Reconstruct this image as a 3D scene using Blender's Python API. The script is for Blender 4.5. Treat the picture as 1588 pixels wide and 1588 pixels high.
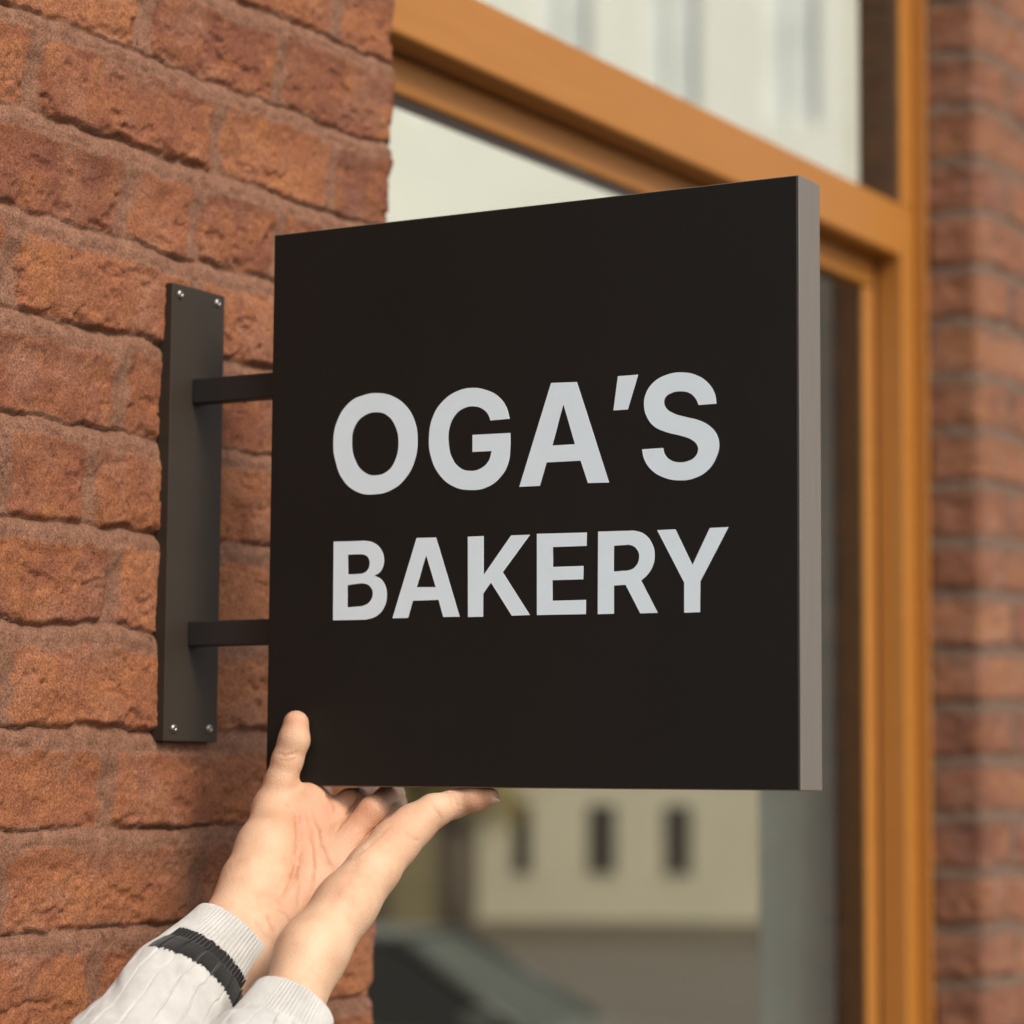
import bpy, bmesh, math
import numpy as np
from mathutils import Vector, Matrix

R = math.radians
scene = bpy.context.scene
for _o in list(bpy.data.objects):
    bpy.data.objects.remove(_o)
COL = scene.collection

# ------------------------------------------------------------------ camera
CAM = np.array([1.2848, -1.6818, 0.0061])          # z = 0 is the bottom edge of the sign
FW = np.array([-0.50120937, 0.8597782, 0.09782954])
RT = np.array([0.86424161, 0.50303011, 0.00686569])
UP = np.array([0.04330824, -0.08798951, 0.9951795])
FPX = 4221.8
GROUND = -2.20

cd = bpy.data.cameras.new('camera')
cam = bpy.data.objects.new('camera', cd)
COL.objects.link(cam)
cam.matrix_world = Matrix(((RT[0], UP[0], -FW[0], CAM[0]), (RT[1], UP[1], -FW[1], CAM[1]),
                           (RT[2], UP[2], -FW[2], CAM[2]), (0, 0, 0, 1)))
cd.sensor_width = 36.0
cd.lens = FPX / 1588.0 * 36.0
cd.clip_start = 0.05
cd.clip_end = 2000
cd.dof.use_dof = True
cd.dof.focus_distance = 1.93
cd.dof.aperture_fstop = 4.8
cd.dof.aperture_blades = 0
scene.camera = cam

# ------------------------------------------------------------------ sky, sun, exposure
SUN_DIR = Vector((0.72, -0.22, 0.66)).normalized()  # towards the sun (thin overcast)
SUN_EL = math.asin(SUN_DIR.z)
world = bpy.data.worlds.new('World')
scene.world = world
world.use_nodes = True
wn, wl = world.node_tree.nodes, world.node_tree.links
bg = wn['Background']
sky = wn.new('ShaderNodeTexSky')
sky.sky_type = 'NISHITA'
sky.sun_disc = False
sky.sun_elevation = SUN_EL
sky.sun_rotation = math.atan2(SUN_DIR.x, SUN_DIR.y)
sky.air_density = 1.0
sky.dust_density = 4.0
sky.ozone_density = 1.0
bw = wn.new('ShaderNodeRGBToBW')
wl.new(sky.outputs[0], bw.inputs[0])
wmix = wn.new('ShaderNodeMix'); wmix.data_type = 'RGBA'
wmix.inputs[0].default_value = 0.62                 # thin cloud: most of the blue is gone
wl.new(sky.outputs[0], wmix.inputs[6]); wl.new(bw.outputs[0], wmix.inputs[7])
wtint = wn.new('ShaderNodeMix'); wtint.data_type = 'RGBA'; wtint.blend_type = 'MULTIPLY'
wtint.inputs[0].default_value = 1.0
wl.new(wmix.outputs[2], wtint.inputs[6]); wtint.inputs[7].default_value = (1.0, 0.99, 0.97, 1)
wl.new(wtint.outputs[2], bg.inputs[0])
bg.inputs[1].default_value = 0.15
sd = bpy.data.lights.new('sun', 'SUN')
sun = bpy.data.objects.new('sun', sd)
COL.objects.link(sun)
sun.rotation_euler = SUN_DIR.to_track_quat('Z', 'Y').to_euler()
sun.location = (6, -3, 8)
sd.energy = 1.7
sd.angle = R(16)
sd.color = (1.0, 0.90, 0.77)
scene.view_settings.view_transform = 'Standard'
scene.view_settings.look = 'None'
scene.view_settings.exposure = 0.37
scene.view_settings.gamma = 1.0
scene.cycles.use_denoising = True
scene.cycles.max_bounces = 10
scene.cycles.transparent_max_bounces = 12


# ------------------------------------------------------------------ helpers
def ray(px, py):
    return FW + RT * (px - 794.0) / FPX - UP * (py - 794.0) / FPX

def at_depth(px, py, d):
    return CAM + ray(px, py) * d

def at_y(px, py, y):
    d = ray(px, py)
    return CAM + d * (y - CAM[1]) / d[1]

def project(P):
    P = np.asarray(P, dtype=np.float64).reshape(-1, 3) - CAM
    d = P @ FW
    return np.stack([794 + FPX * (P @ RT) / d, 794 - FPX * (P @ UP) / d], -1)

def tag(o, label=None, cat=None, group=None, kind=None):
    if label: o['label'] = label
    if cat: o['category'] = cat
    if group: o['group'] = group
    if kind: o['kind'] = kind
    return o

def empty(name, loc, label, cat, group=None):
    o = bpy.data.objects.new(name, None)
    o.empty_display_size = 0.1
    o.location = loc
    COL.objects.link(o)
    return tag(o, label, cat, group)

def link_mesh(name, me, mat, parent=None):
    o = bpy.data.objects.new(name, me)
    COL.objects.link(o)
    if mat is not None:
        for m in (mat if isinstance(mat, (list, tuple)) else [mat]):
            me.materials.append(m)
    if parent is not None:
        o.parent = parent
        o.matrix_parent_inverse = Matrix.Translation(parent.location).inverted()
    return o

def from_bm(name, bm, mat, parent=None, smooth=False):
    bmesh.ops.recalc_face_normals(bm, faces=bm.faces)
    me = bpy.data.meshes.new(name)
    bm.to_mesh(me); bm.free()
    if smooth:
        me.polygons.foreach_set('use_smooth', np.ones(len(me.polygons), dtype=bool))
    return link_mesh(name, me, mat, parent)

def add_box(bm, lo, hi, bevel=0.0, seg=2):
    lo, hi = Vector(lo), Vector(hi)
    r = bmesh.ops.create_cube(bm, size=1.0)
    vs = r['verts']
    for v in vs:
        v.co = Vector(((lo[i] + hi[i]) / 2 + v.co[i] * (hi[i] - lo[i]) for i in range(3)))
    if bevel > 0:
        es = list({e for v in vs for e in v.link_edges})
        bmesh.ops.bevel(bm, geom=es, offset=bevel, segments=seg, affect='EDGES', profile=0.5)
    return bm

def box(name, lo, hi, mat, parent=None, bevel=0.0, seg=2):
    return from_bm(name, add_box(bmesh.new(), lo, hi, bevel, seg), mat, parent)

def mesh_np(name, V, F, mat, parent=None, smooth=True):
    me = bpy.data.meshes.new(name)
    V = np.ascontiguousarray(V, dtype=np.float32); F = np.ascontiguousarray(F, dtype=np.int32)
    me.vertices.add(len(V)); me.vertices.foreach_set('co', V.ravel())
    n = F.shape[1]
    me.loops.add(F.size); me.loops.foreach_set('vertex_index', F.ravel())
    me.polygons.add(len(F))
    me.polygons.foreach_set('loop_start', np.arange(0, F.size, n, dtype=np.int32))
    me.polygons.foreach_set('loop_total', np.full(len(F), n, dtype=np.int32))
    me.update(calc_edges=True)
    me.polygons.foreach_set('use_smooth', np.full(len(F), smooth, dtype=bool))
    me.validate()
    return link_mesh(name, me, mat, parent)

def set_attr(o, name, arr):
    a = o.data.attributes.new(name, 'FLOAT', 'POINT')
    a.data.foreach_set('value', np.ascontiguousarray(arr, dtype=np.float32).ravel())

# --- value noise on arrays
def _hash(ix, iy, seed):
    h = (ix.astype(np.int64) * 374761393 + iy.astype(np.int64) * 668265263 + seed * 1442695041) & 0x7fffffff
    h = ((h ^ (h >> 13)) * 1274126177) & 0x7fffffff
    h = (h ^ (h >> 16)) & 0xffff
    return h.astype(np.float32) / 65535.0

def vnoise(x, y, seed=0):
    ix, iy = np.floor(x), np.floor(y)
    fx, fy = x - ix, y - iy
    fx = fx * fx * fx * (fx * (fx * 6 - 15) + 10); fy = fy * fy * fy * (fy * (fy * 6 - 15) + 10)
    a = _hash(ix, iy, seed); b = _hash(ix + 1, iy, seed); c = _hash(ix, iy + 1, seed); d = _hash(ix + 1, iy + 1, seed)
    return (a + (b - a) * fx) * (1 - fy) + (c + (d - c) * fx) * fy      # 0..1

def fbm(x, y, seed=0, octaves=3):
    s = 0; amp = 0.5; t = 0
    for k in range(octaves):
        s = s + amp * vnoise(x * 2 ** k, y * 2 ** k, seed + 17 * k); t += amp; amp *= 0.5
    return s / t * 2 - 1                                                # -1..1

def sstep(a, b, x):
    t = np.clip((x - a) / (b - a), 0, 1)
    return t * t * (3 - 2 * t)

# --- materials
def new_mat(name):
    m = bpy.data.materials.new(name)
    m.use_nodes = True
    return m, m.node_tree.nodes, m.node_tree.links, m.node_tree.nodes['Principled BSDF']

def noise_node(n, l, scale, detail=4, rough=0.55, coord=None, dist=0.0):
    t = n.new('ShaderNodeTexNoise')
    t.inputs['Scale'].default_value = scale; t.inputs['Detail'].default_value = detail
    t.inputs['Roughness'].default_value = rough; t.inputs['Distortion'].default_value = dist
    if coord is not None: l.new(coord, t.inputs['Vector'])
    return t

def ramp(n, l, src, stops):
    r = n.new('ShaderNodeValToRGB')
    while len(r.color_ramp.elements) < len(stops): r.color_ramp.elements.new(0.5)
    for e, (p, c) in zip(r.color_ramp.elements, stops):
        e.position = p; e.color = (c[0], c[1], c[2], 1) if len(c) == 3 else c
    l.new(src, r.inputs[0])
    return r

def mixc(n, l, fac, a, b, mode='MIX'):
    m = n.new('ShaderNodeMix'); m.data_type = 'RGBA'; m.blend_type = mode
    for i, v in ((0, fac), (6, a), (7, b)):
        if isinstance(v, (int, float)): m.inputs[i].default_value = v
        elif isinstance(v, tuple): m.inputs[i].default_value = (v[0], v[1], v[2], 1)
        else: l.new(v, m.inputs[i])
    return m.outputs[2]

def bump(n, l, bsdf, h, strength=0.3, dist=0.001):
    b = n.new('ShaderNodeBump'); b.inputs['Strength'].default_value = strength; b.inputs['Distance'].default_value = dist
    l.new(h, b.inputs['Height']); l.new(b.outputs[0], bsdf.inputs['Normal'])
    return b

def simple_mat(name, col, rough=0.6, metal=0.0, var=0.12, scale=6.0, bstr=0.15, bscale=200.0, bdist=0.0006, spec=0.5):
    m, n, l, b = new_mat(name)
    tc = n.new('ShaderNodeTexCoord').outputs['Object']
    t = noise_node(n, l, scale, 5, 0.6, tc)
    lo = tuple(c * (1 - var) for c in col); hi = tuple(min(1, c * (1 + var)) for c in col)
    r = ramp(n, l, t.outputs[0], [(0.3, lo), (0.7, hi)])
    l.new(r.outputs[0], b.inputs['Base Color'])
    b.inputs['Roughness'].default_value = rough; b.inputs['Metallic'].default_value = metal
    b.inputs['Specular IOR Level'].default_value = spec
    if bstr > 0:
        t2 = noise_node(n, l, bscale, 3, 0.6, tc)
        bump(n, l, b, t2.outputs[0], bstr, bdist)
    return m

# ------------------------------------------------------------------ materials
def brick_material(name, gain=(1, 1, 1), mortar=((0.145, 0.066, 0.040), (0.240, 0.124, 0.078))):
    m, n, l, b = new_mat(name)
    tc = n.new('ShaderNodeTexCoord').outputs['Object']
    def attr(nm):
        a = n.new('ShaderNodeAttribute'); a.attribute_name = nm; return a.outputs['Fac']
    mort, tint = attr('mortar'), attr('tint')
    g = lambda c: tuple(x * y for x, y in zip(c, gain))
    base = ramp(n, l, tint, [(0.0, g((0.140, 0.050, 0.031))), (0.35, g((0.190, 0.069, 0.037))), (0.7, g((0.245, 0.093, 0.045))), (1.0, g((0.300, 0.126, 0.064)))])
    c1 = noise_node(n, l, 22, 5, 0.65, tc, 0.6)
    f1 = ramp(n, l, c1.outputs[0], [(0.46, (0, 0, 0)), (0.70, (0.8, 0.8, 0.8))])
    col = mixc(n, l, f1.outputs[0], base.outputs[0], g((0.300, 0.120, 0.045)))      # ochre patches
    c2 = noise_node(n, l, 31, 6, 0.7, tc, 0.9)
    f2 = ramp(n, l, c2.outputs[0], [(0.52, (0, 0, 0)), (0.72, (0.75, 0.75, 0.75))])
    col = mixc(n, l, f2.outputs[0], col, g((0.120, 0.045, 0.028)))                # burnt patches
    c3 = noise_node(n, l, 14, 4, 0.6, tc)
    f3 = ramp(n, l, c3.outputs[0], [(0.50, (0, 0, 0)), (0.75, (0.55, 0.55, 0.55))])
    col = mixc(n, l, f3.outputs[0], col, g((0.285, 0.150, 0.100)))                 # lime bloom
    # mortar
    mn = noise_node(n, l, 75, 6, 0.75, tc)
    mc = ramp(n, l, mn.outputs[0], [(0.3, g(mortar[0])), (0.7, g(mortar[1]))])
    col = mixc(n, l, mort, col, mc.outputs[0])
    # sand grain: single coloured grains
    gr = noise_node(n, l, 620, 2, 0.6, tc)
    gf = ramp(n, l, gr.outputs[0], [(0.34, (0.42, 0.38, 0.36)), (0.50, (1, 1, 1)), (0.66, (1.55, 1.55, 1.52))])
    col = mixc(n, l, 0.68, col, gf.outputs[0], 'MULTIPLY')
    pit = noise_node(n, l, 120, 3, 0.6, tc)
    pf = ramp(n, l, pit.outputs[0], [(0.27, (0.45, 0.40, 0.38)), (0.36, (1, 1, 1))])
    col = mixc(n, l, 0.8, col, pf.outputs[0], 'MULTIPLY')
    l.new(col, b.inputs['Base Color'])
    b.inputs['Roughness'].default_value = 0.92; b.inputs['Specular IOR Level'].default_value = 0.25
    add = n.new('ShaderNodeMath'); add.operation = 'MULTIPLY_ADD'
    l.new(pit.outputs[0], add.inputs[0]); add.inputs[1].default_value = 1.2; l.new(gr.outputs[0], add.inputs[2])
    bump(n, l, b, add.outputs[0], 0.6, 0.0013)
    return m

M_BRICK = brick_material('weathered_brick')
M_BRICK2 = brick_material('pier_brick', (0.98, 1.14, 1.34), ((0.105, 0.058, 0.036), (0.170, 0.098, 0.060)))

def wood_material():
    m, n, l, b = new_mat('orange_varnished_wood')
    tc = n.new('ShaderNodeTexCoord').outputs['Object']
    mp = n.new('ShaderNodeMapping'); mp.inputs['Scale'].default_value = (18, 1.5, 18); l.new(tc, mp.inputs[0])
    t = noise_node(n, l, 3, 6, 0.6, mp.outputs[0], 0.8)
    r = ramp(n, l, t.outputs[0], [(0.25, (0.335, 0.132, 0.019)), (0.75, (0.375, 0.153, 0.026))])
    l.new(r.outputs[0], b.inputs['Base Color'])
    b.inputs['Roughness'].default_value = 0.45
    bump(n, l, b, t.outputs[0], 0.04, 0.0004)
    return m
M_WOOD = wood_material()
M_WOOD_SHADED = simple_mat('shaded_frame_wood', (0.085, 0.040, 0.016), 0.6, var=0.25, scale=20)  # darker copy of the frame wood, its shade painted into the colour

def glass_material():
    m, n, l, b = new_mat('window_glass')
    n.remove(b)
    out = n['Material Output']
    tr = n.new('ShaderNodeBsdfTransparent'); tr.inputs[0].default_value = (0.93, 0.95, 0.92, 1)
    gl = n.new('ShaderNodeBsdfGlossy'); gl.inputs['Roughness'].default_value = 0.02
    lw = n.new('ShaderNodeLayerWeight'); lw.inputs[0].default_value = 0.5
    pw = n.new('ShaderNodeMath'); pw.operation = 'POWER'; l.new(lw.outputs['Facing'], pw.inputs[0]); pw.inputs[1].default_value = 5.0
    fr = n.new('ShaderNodeMath'); fr.operation = 'MULTIPLY_ADD'; l.new(pw.outputs[0], fr.inputs[0]); fr.inputs[1].default_value = 0.95; fr.inputs[2].default_value = 0.02
    mx = n.new('ShaderNodeMixShader')
    l.new(fr.outputs[0], mx.inputs[0]); l.new(tr.outputs[0], mx.inputs[1]); l.new(gl.outputs[0], mx.inputs[2])
    l.new(mx.outputs[0], out.inputs[0])
    return m
M_GLASS = glass_material()

M_BLACK = simple_mat('matt_black_panel', (0.0100, 0.0094, 0.0080), 0.55, var=0.10, scale=9, bstr=0.06, bscale=900, bdist=0.0003, spec=0.25)

def brushed_material():
    m, n, l, b = new_mat('brushed_aluminium_edge')
    tc = n.new('ShaderNodeTexCoord').outputs['Object']
    mp = n.new('ShaderNodeMapping'); mp.inputs['Scale'].default_value = (900, 900, 12); l.new(tc, mp.inputs[0])
    t = noise_node(n, l, 1, 3, 0.6, mp.outputs[0])
    r = ramp(n, l, t.outputs[0], [(0.3, (0.178, 0.153, 0.132)), (0.7, (0.218, 0.190, 0.166))])
    l.new(r.outputs[0], b.inputs['Base Color'])
    b.inputs['Metallic'].default_value = 0.35; b.inputs['Roughness'].default_value = 0.5
    bump(n, l, b, t.outputs[0], 0.12, 0.0003)
    return m
M_ALU = brushed_material()
M_LETTER = simple_mat('pale_grey_vinyl', (0.745, 0.88, 0.965), 0.55, var=0.02, scale=40, bstr=0.03, bscale=500, bdist=0.0003)
M_BRONZE = simple_mat('dark_bronze_powder_coat', (0.032, 0.023, 0.016), 0.62, var=0.14, scale=14, bstr=0.12, bscale=1200, bdist=0.0003, spec=0.3)
M_STEEL_DARK = simple_mat('black_steel_arm', (0.017, 0.016, 0.0145), 0.55, var=0.15, scale=20, bstr=0.1, bscale=1200, bdist=0.0003)
M_SCREW = simple_mat('steel_screw', (0.30, 0.28, 0.26), 0.28, 1.0, var=0.1, scale=300, bstr=0)

def skin_material():
    m, n, l, b = new_mat('skin')
    tc = n.new('ShaderNodeTexCoord').outputs['Object']
    t = noise_node(n, l, 38, 4, 0.55, tc)
    r = ramp(n, l, t.outputs[0], [(0.28, (0.55, 0.325, 0.205)), (0.5, (0.64, 0.412, 0.272)), (0.72, (0.69, 0.465, 0.318))])
    a = n.new('ShaderNodeAttribute'); a.attribute_name = 'flush'
    col = mixc(n, l, a.outputs['Fac'], r.outputs[0], (0.59, 0.290, 0.175))
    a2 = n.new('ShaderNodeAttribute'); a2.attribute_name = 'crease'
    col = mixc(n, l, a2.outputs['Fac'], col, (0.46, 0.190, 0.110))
    l.new(col, b.inputs['Base Color'])
    b.inputs['Roughness'].default_value = 0.48
    b.inputs['Specular IOR Level'].default_value = 0.4
    b.inputs['Subsurface Weight'].default_value = 0.22
    b.inputs['Subsurface Radius'].default_value = (1.0, 0.35, 0.2)
    b.inputs['Subsurface Scale'].default_value = 0.005
    v = n.new('ShaderNodeTexVoronoi'); v.inputs['Scale'].default_value = 900; l.new(tc, v.inputs['Vector'])
    t2 = noise_node(n, l, 260, 4, 0.6, tc)
    ad = n.new('ShaderNodeMath'); ad.operation = 'ADD'; l.new(v.outputs['Distance'], ad.inputs[0]); l.new(t2.outputs[0], ad.inputs[1])
    bump(n, l, b, ad.outputs[0], 0.38, 0.0009)
    return m
M_SKIN = skin_material()
M_NAIL = simple_mat('fingernail', (0.74, 0.53, 0.42), 0.25, var=0.05, scale=60, bstr=0)

def knit_material(stripe):
    """Knitted wool; UV u = turn around the arm (0..1), v = metres from the cuff."""
    m, n, l, b = new_mat('striped_knit_wool' if stripe else 'plain_knit_wool')
    uv = n.new('ShaderNodeUVMap').outputs[0]
    sp = n.new('ShaderNodeSeparateXYZ'); l.new(uv, sp.inputs[0])
    u, v = sp.outputs[0], sp.outputs[1]
    def math_(op, a, bb=None, c=None):
        k = n.new('ShaderNodeMath'); k.operation = op
        for i, q in enumerate((a, bb, c)):
            if q is None: continue
            if isinstance(q, (int, float)): k.inputs[i].default_value = q
            else: l.new(q, k.inputs[i])
        return k.outputs[0]
    tc = n.new('ShaderNodeTexCoord').outputs['Object']
    t = noise_node(n, l, 55, 4, 0.6, tc)
    r = ramp(n, l, t.outputs[0], [(0.3, (0.46, 0.455, 0.43)), (0.7, (0.56, 0.555, 0.535))])
    col = r.outputs[0]
    # stitches: columns (u) of small v-shaped stitches (v)
    cols = math_('PINGPONG', math_('MULTIPLY', u, 150.0), 0.5)              # 0..0.5 per column
    rows = math_('PINGPONG', math_('ADD', math_('MULTIPLY', v, 520.0), math_('MULTIPLY', cols, 1.2)), 0.5)
    st = math_('ADD', math_('MULTIPLY', cols, 1.3), math_('MULTIPLY', rows, 0.15))
    if stripe:
        nz = noise_node(n, l, 420, 4, 0.75, tc)
        zig = math_('ADD', math_('MULTIPLY', math_('PINGPONG', math_('MULTIPLY', u, 75.0), 0.5), 0.0030), math_('MULTIPLY', nz.outputs[0], 0.0085))
        vv = math_('ADD', v, zig)
        inside = math_('MULTIPLY', math_('MULTIPLY', math_('GREATER_THAN', vv, 0.0395), math_('LESS_THAN', vv, 0.0715)),
                       math_('MULTIPLY', math_('GREATER_THAN', u, STRIPE_U[0]), math_('LESS_THAN', u, STRIPE_U[1])))
        fz = noise_node(n, l, 900, 2, 0.6, tc)
        dk = ramp(n, l, fz.outputs[0], [(0.35, (0.005, 0.005, 0.005)), (0.7, (0.018, 0.017, 0.016))])
        col = mixc(n, l, inside, col, dk.outputs[0])
    l.new(col, b.inputs['Base Color'])
    b.inputs['Roughness'].default_value = 0.95; b.inputs['Specular IOR Level'].default_value = 0.15
    b.inputs['Sheen Weight'].default_value = 0.25; b.inputs['Sheen Roughness'].default_value = 0.5
    fuzz = noise_node(n, l, 900, 4, 0.75, tc)
    h = math_('ADD', st, math_('MULTIPLY', fuzz.outputs[0], 1.1))
    bump(n, l, b, h, 0.55, 0.0011)
    return m
STRIPE_U = (0.330, 0.98)


# ------------------------------------------------------------------ ground
def plane(name, x0, x1, y0, y1, z, mat, label, cat):
    bm = bmesh.new()
    vs = [bm.verts.new(p) for p in ((x0, y0, z), (x1, y0, z), (x1, y1, z), (x0, y1, z))]
    bm.faces.new(vs)
    o = from_bm(name, bm, mat)
    return tag(o, label, cat, kind='structure')

M_ASPHALT = simple_mat('worn_asphalt', (0.095, 0.076, 0.056), 0.9, var=0.2, scale=0.6, bstr=0.3, bscale=60, bdist=0.004)
M_PAVING = simple_mat('pale_paving', (0.13, 0.108, 0.085), 0.85, var=0.15, scale=1.5, bstr=0.25, bscale=50, bdist=0.003)
plane('road', -500, 500, -500, 500, GROUND - 0.13, M_ASPHALT, 'brown grey asphalt road seen blurred through the window', 'road')
tag(box('pavement', (-0.6, -30, GROUND - 0.3), (3.2, 30, GROUND), M_PAVING, bevel=0.01), 'pale stone pavement running along the brick shopfront', 'pavement', kind='structure')

# ------------------------------------------------------------------ brick piers
PITCH = 0.0743
B0 = 0.0435            # bottom edge of one course
BRICK_H = 0.0585
JOINTS = {8: [-0.32, -0.10, 0.208], 7: [-0.26, -0.054, 0.128], 6: [-0.185, 0.043, 0.205], 5: [-0.29, -0.070, 0.021, 0.131],
          4: [-0.196, 0.025, 0.235], 3: [-0.30, -0.065, 0.150], 2: [-0.194, -0.096, 0.030, 0.24], 1: [-0.29, -0.068, 0.145],
          0: [-0.189, 0.012, 0.225], -1: [-0.28, -0.068, 0.150], -2: [-0.188, 0.044, 0.24], -3: [-0.30, -0.079, 0.155],
          9: [-0.22, -0.02, 0.155]}

def brick_sheet(name, s, z, place, parent, mat, seed, joints_for, corner_s, relief=0.010):
    """A curved sheet of bricks. s: metres along the sheet, z: heights; place(s) -> base xy and outward normal."""
    S, Z = np.meshgrid(s, z)                                            # rows = z
    warp_b = 0.0052 * fbm(S * 13, Z * 4, seed + 1, 3) + 0.0030 * fbm(S * 52, Z * 22, seed + 2, 3)
    warp_s = 0.0060 * fbm(S * 4, Z * 26, seed + 3, 3) + 0.0028 * fbm(S * 30, Z * 80, seed + 4, 3)
    Zw, Sw = Z + warp_b, S + warp_s
    k = np.floor((Zw - B0) / PITCH).astype(int)
    zb = Zw - (B0 + k * PITCH)                                          # 0 at the bottom edge of the brick
    left = np.full(S.shape, -9.0); right = np.full(S.shape, 9.0); bid = np.zeros(S.shape, dtype=int)
    for kk in np.unique(k):
        js = np.array(joints_for(kk)); rows = (k == kk)
        sv = Sw[rows]; i = np.searchsorted(js, sv)
        jl = np.concatenate([[-9.0], js]); jr = np.concatenate([js, [9.0]])
        left[rows] = sv - jl[i]; right[rows] = jr[i] - sv; bid[rows] = i + kk * 57
    jw = 0.0058 + 0.004 * _hash(bid, bid * 0 + 3, seed)                 # half width of the upright joint
    top = BRICK_H + 0.004 * (_hash(bid, bid * 0 + 5, seed) - 0.5)
    dx = np.minimum(left, right) - jw
    dz = np.minimum(zb - 0.0, top - zb)
    # rounded inside distance (positive inside)
    rr = 0.007
    ax, az = rr - dx, rr - dz
    din = rr - np.sqrt(np.maximum(ax, 0) ** 2 + np.maximum(az, 0) ** 2)
    din = np.where((ax <= 0) | (az <= 0), np.minimum(dx, dz), din)
    edge_soft = 0.0040 + 0.0050 * sstep(0.45, 0.75, zb / top)                 # upper arris smeared with mortar
    body = sstep(-0.0005, 1.0, np.clip(din / edge_soft, -0.0005, 1))
    # mortar: deep under the brick above, flush towards the brick below
    mfrac = np.clip((zb - top) / np.maximum(PITCH - top, 1e-4), 0, 1)
    band = zb > top
    hm = np.where(band, 0.0094 * (1 - sstep(0.35, 1.0, mfrac)) + 0.0058 * sstep(0.35, 1.0, mfrac) - 0.0040 * sstep(0.72, 1.0, mfrac) * vnoise(S * 22, Z * 3, seed + 31), 0.0040 + 0.0050 * vnoise(S * 26, Z * 22, seed + 9) + (0.0052 - 0.0030 * vnoise(S * 26, Z * 22, seed + 9)) * sstep(0.55, 0.95, zb / top))
    hm = hm + 0.0016 * fbm(S * 110, Z * 110, seed + 6, 4) + 0.0016 * fbm(S * 22, Z * 30, seed + 26, 2)
    tilt = (_hash(bid, bid * 0 + 11, seed) - 0.5) * 0.0035 + (_hash(bid, bid * 0 + 12, seed) - 0.5) * 0.05 * (zb - 0.028)
    hb = relief + tilt + 0.0022 * fbm(S * 18, Z * 24, seed + 7, 3) + 0.0011 * fbm(S * 75, Z * 90, seed + 8, 3) + 0.0007 * fbm(S * 230, Z * 230, seed + 10, 2)
    chip = sstep(0.12, 0.40, fbm(S * 48, Z * 60, seed + 13, 3)) * sstep(0.014, 0.0, din) * 0.0045 + sstep(0.34, 0.46, fbm(S * 34, Z * 62, seed + 33, 3)) * 0.0022
    pits = sstep(0.42, 0.66, fbm(S * 130, Z * 130, seed + 14, 2)) * 0.0016
    h = hm + (np.maximum(hb - chip - pits, hm - 0.001) - hm) * body
    mort = 1 - sstep(-0.0016, 0.0022, din - 0.0008 + 0.0042 * fbm(S * 95, Z * 95, seed + 15, 4))
    smear = sstep(0.05, 0.6, fbm(S * 13, Z * 22, seed + 16, 4)) * 0.6 * sstep(0.45, 1.0, zb / top)
    mort = np.clip(np.maximum(mort, smear), 0, 1)
    tint = np.clip(0.12 + 0.76 * _hash(bid, bid * 0 + 21, seed) + 0.12 * fbm(S * 14, Z * 20, seed + 18, 3), 0, 1)
    bx, by, nx, ny = place(S, Z)
    V = np.stack([bx + nx * h, by + ny * h, Z], -1).reshape(-1, 3)
    nr, nc = S.shape
    idx = np.arange(nr * nc, dtype=np.int32).reshape(nr, nc)
    F = np.stack([idx[:-1, :-1], idx[:-1, 1:], idx[1:, 1:], idx[1:, :-1]], -1).reshape(-1, 4)
    o = mesh_np(name, V, F, mat, parent)
    set_attr(o, 'mortar', mort); set_attr(o, 'tint', tint)
    return o

def spans(*segs):
    """(start, stop, step) pieces joined into one increasing coordinate list."""
    out = []
    for a, b_, st in segs:
        out.append(np.arange(a, b_, st))
    return np.unique(np.round(np.concatenate(out), 6))

# left pier: front face x = 0 seen from y = -0.9 up to the corner near y = 0.31, then the reveal
YC, RC = 0.303, 0.012
def place_left(S, Z):
    yc = YC + 0.016 * sstep(0.25, 0.75, Z) - 0.006 * sstep(0.2, -0.2, Z)
    yc = yc + 0.004 * fbm(Z * 9, Z * 0, 77, 2)
    a = np.clip((S - (YC - RC)) / RC, 0, math.pi / 2)
    past = np.maximum(S - (YC - RC) - RC * math.pi / 2, 0)
    front = np.minimum(S - (YC - RC), 0)
    by = yc - RC + front + RC * np.sin(a)
    bx = -0.010 - RC + RC * np.cos(a) - past
    return bx, by, np.cos(a), np.sin(a)

def joints_left(k):
    if k in JOINTS: return JOINTS[k] + [0.42]
    off = 0.11 * (k % 2)
    return [-0.72 + off, -0.50 + off, -0.28 + off, -0.06 + off, 0.16 + off * 0.6, 0.42]

pier = empty('brick_pier', (0, -0.25, GROUND), 'weathered orange brick pier carrying the black sign bracket', 'brick wall')
sl = spans((-0.9, -0.30, 0.012), (-0.30, YC - RC, 0.0016), (YC - RC, YC + 0.03, 0.0012), (YC + 0.03, YC + 0.33, 0.012))
zl = spans((GROUND - 0.12, -0.30, 0.012), (-0.30, 0.84, 0.0016), (0.84, 2.2, 0.012))
brick_sheet('brick_face', sl, zl, place_left, pier, M_BRICK, 11, joints_left, YC)
box('pier_core', (-0.34, -0.9, GROUND - 0.12), (-0.016, 0.27, 2.19), M_BRICK, pier)

# right pier: reveal facing the camera (y = 1.783) then the street face
YR = 1.793
RR_ = 0.004
def place_right(S, Z):
    # S < 0 on the reveal (x = S), S > 0 along the street face
    a = np.clip((S + RR_ * math.pi / 4) / (RR_ * math.pi / 2), 0, 1) * math.pi / 2
    rev = np.minimum(S + RR_ * math.pi / 4, 0); fr = np.maximum(S - RR_ * math.pi / 4, 0)
    bx = -0.010 - RR_ + RR_ * np.sin(a) + rev
    by = YR + RR_ - RR_ * np.cos(a) + fr
    return bx, by, np.sin(a), -np.cos(a)

def joints_right(k):
    off = 0.11 * (k % 2)
    return [-0.30, -0.105 + off * 0.85 - 0.06] + [0.10 + off + 0.22 * i for i in range(10)]

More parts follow.
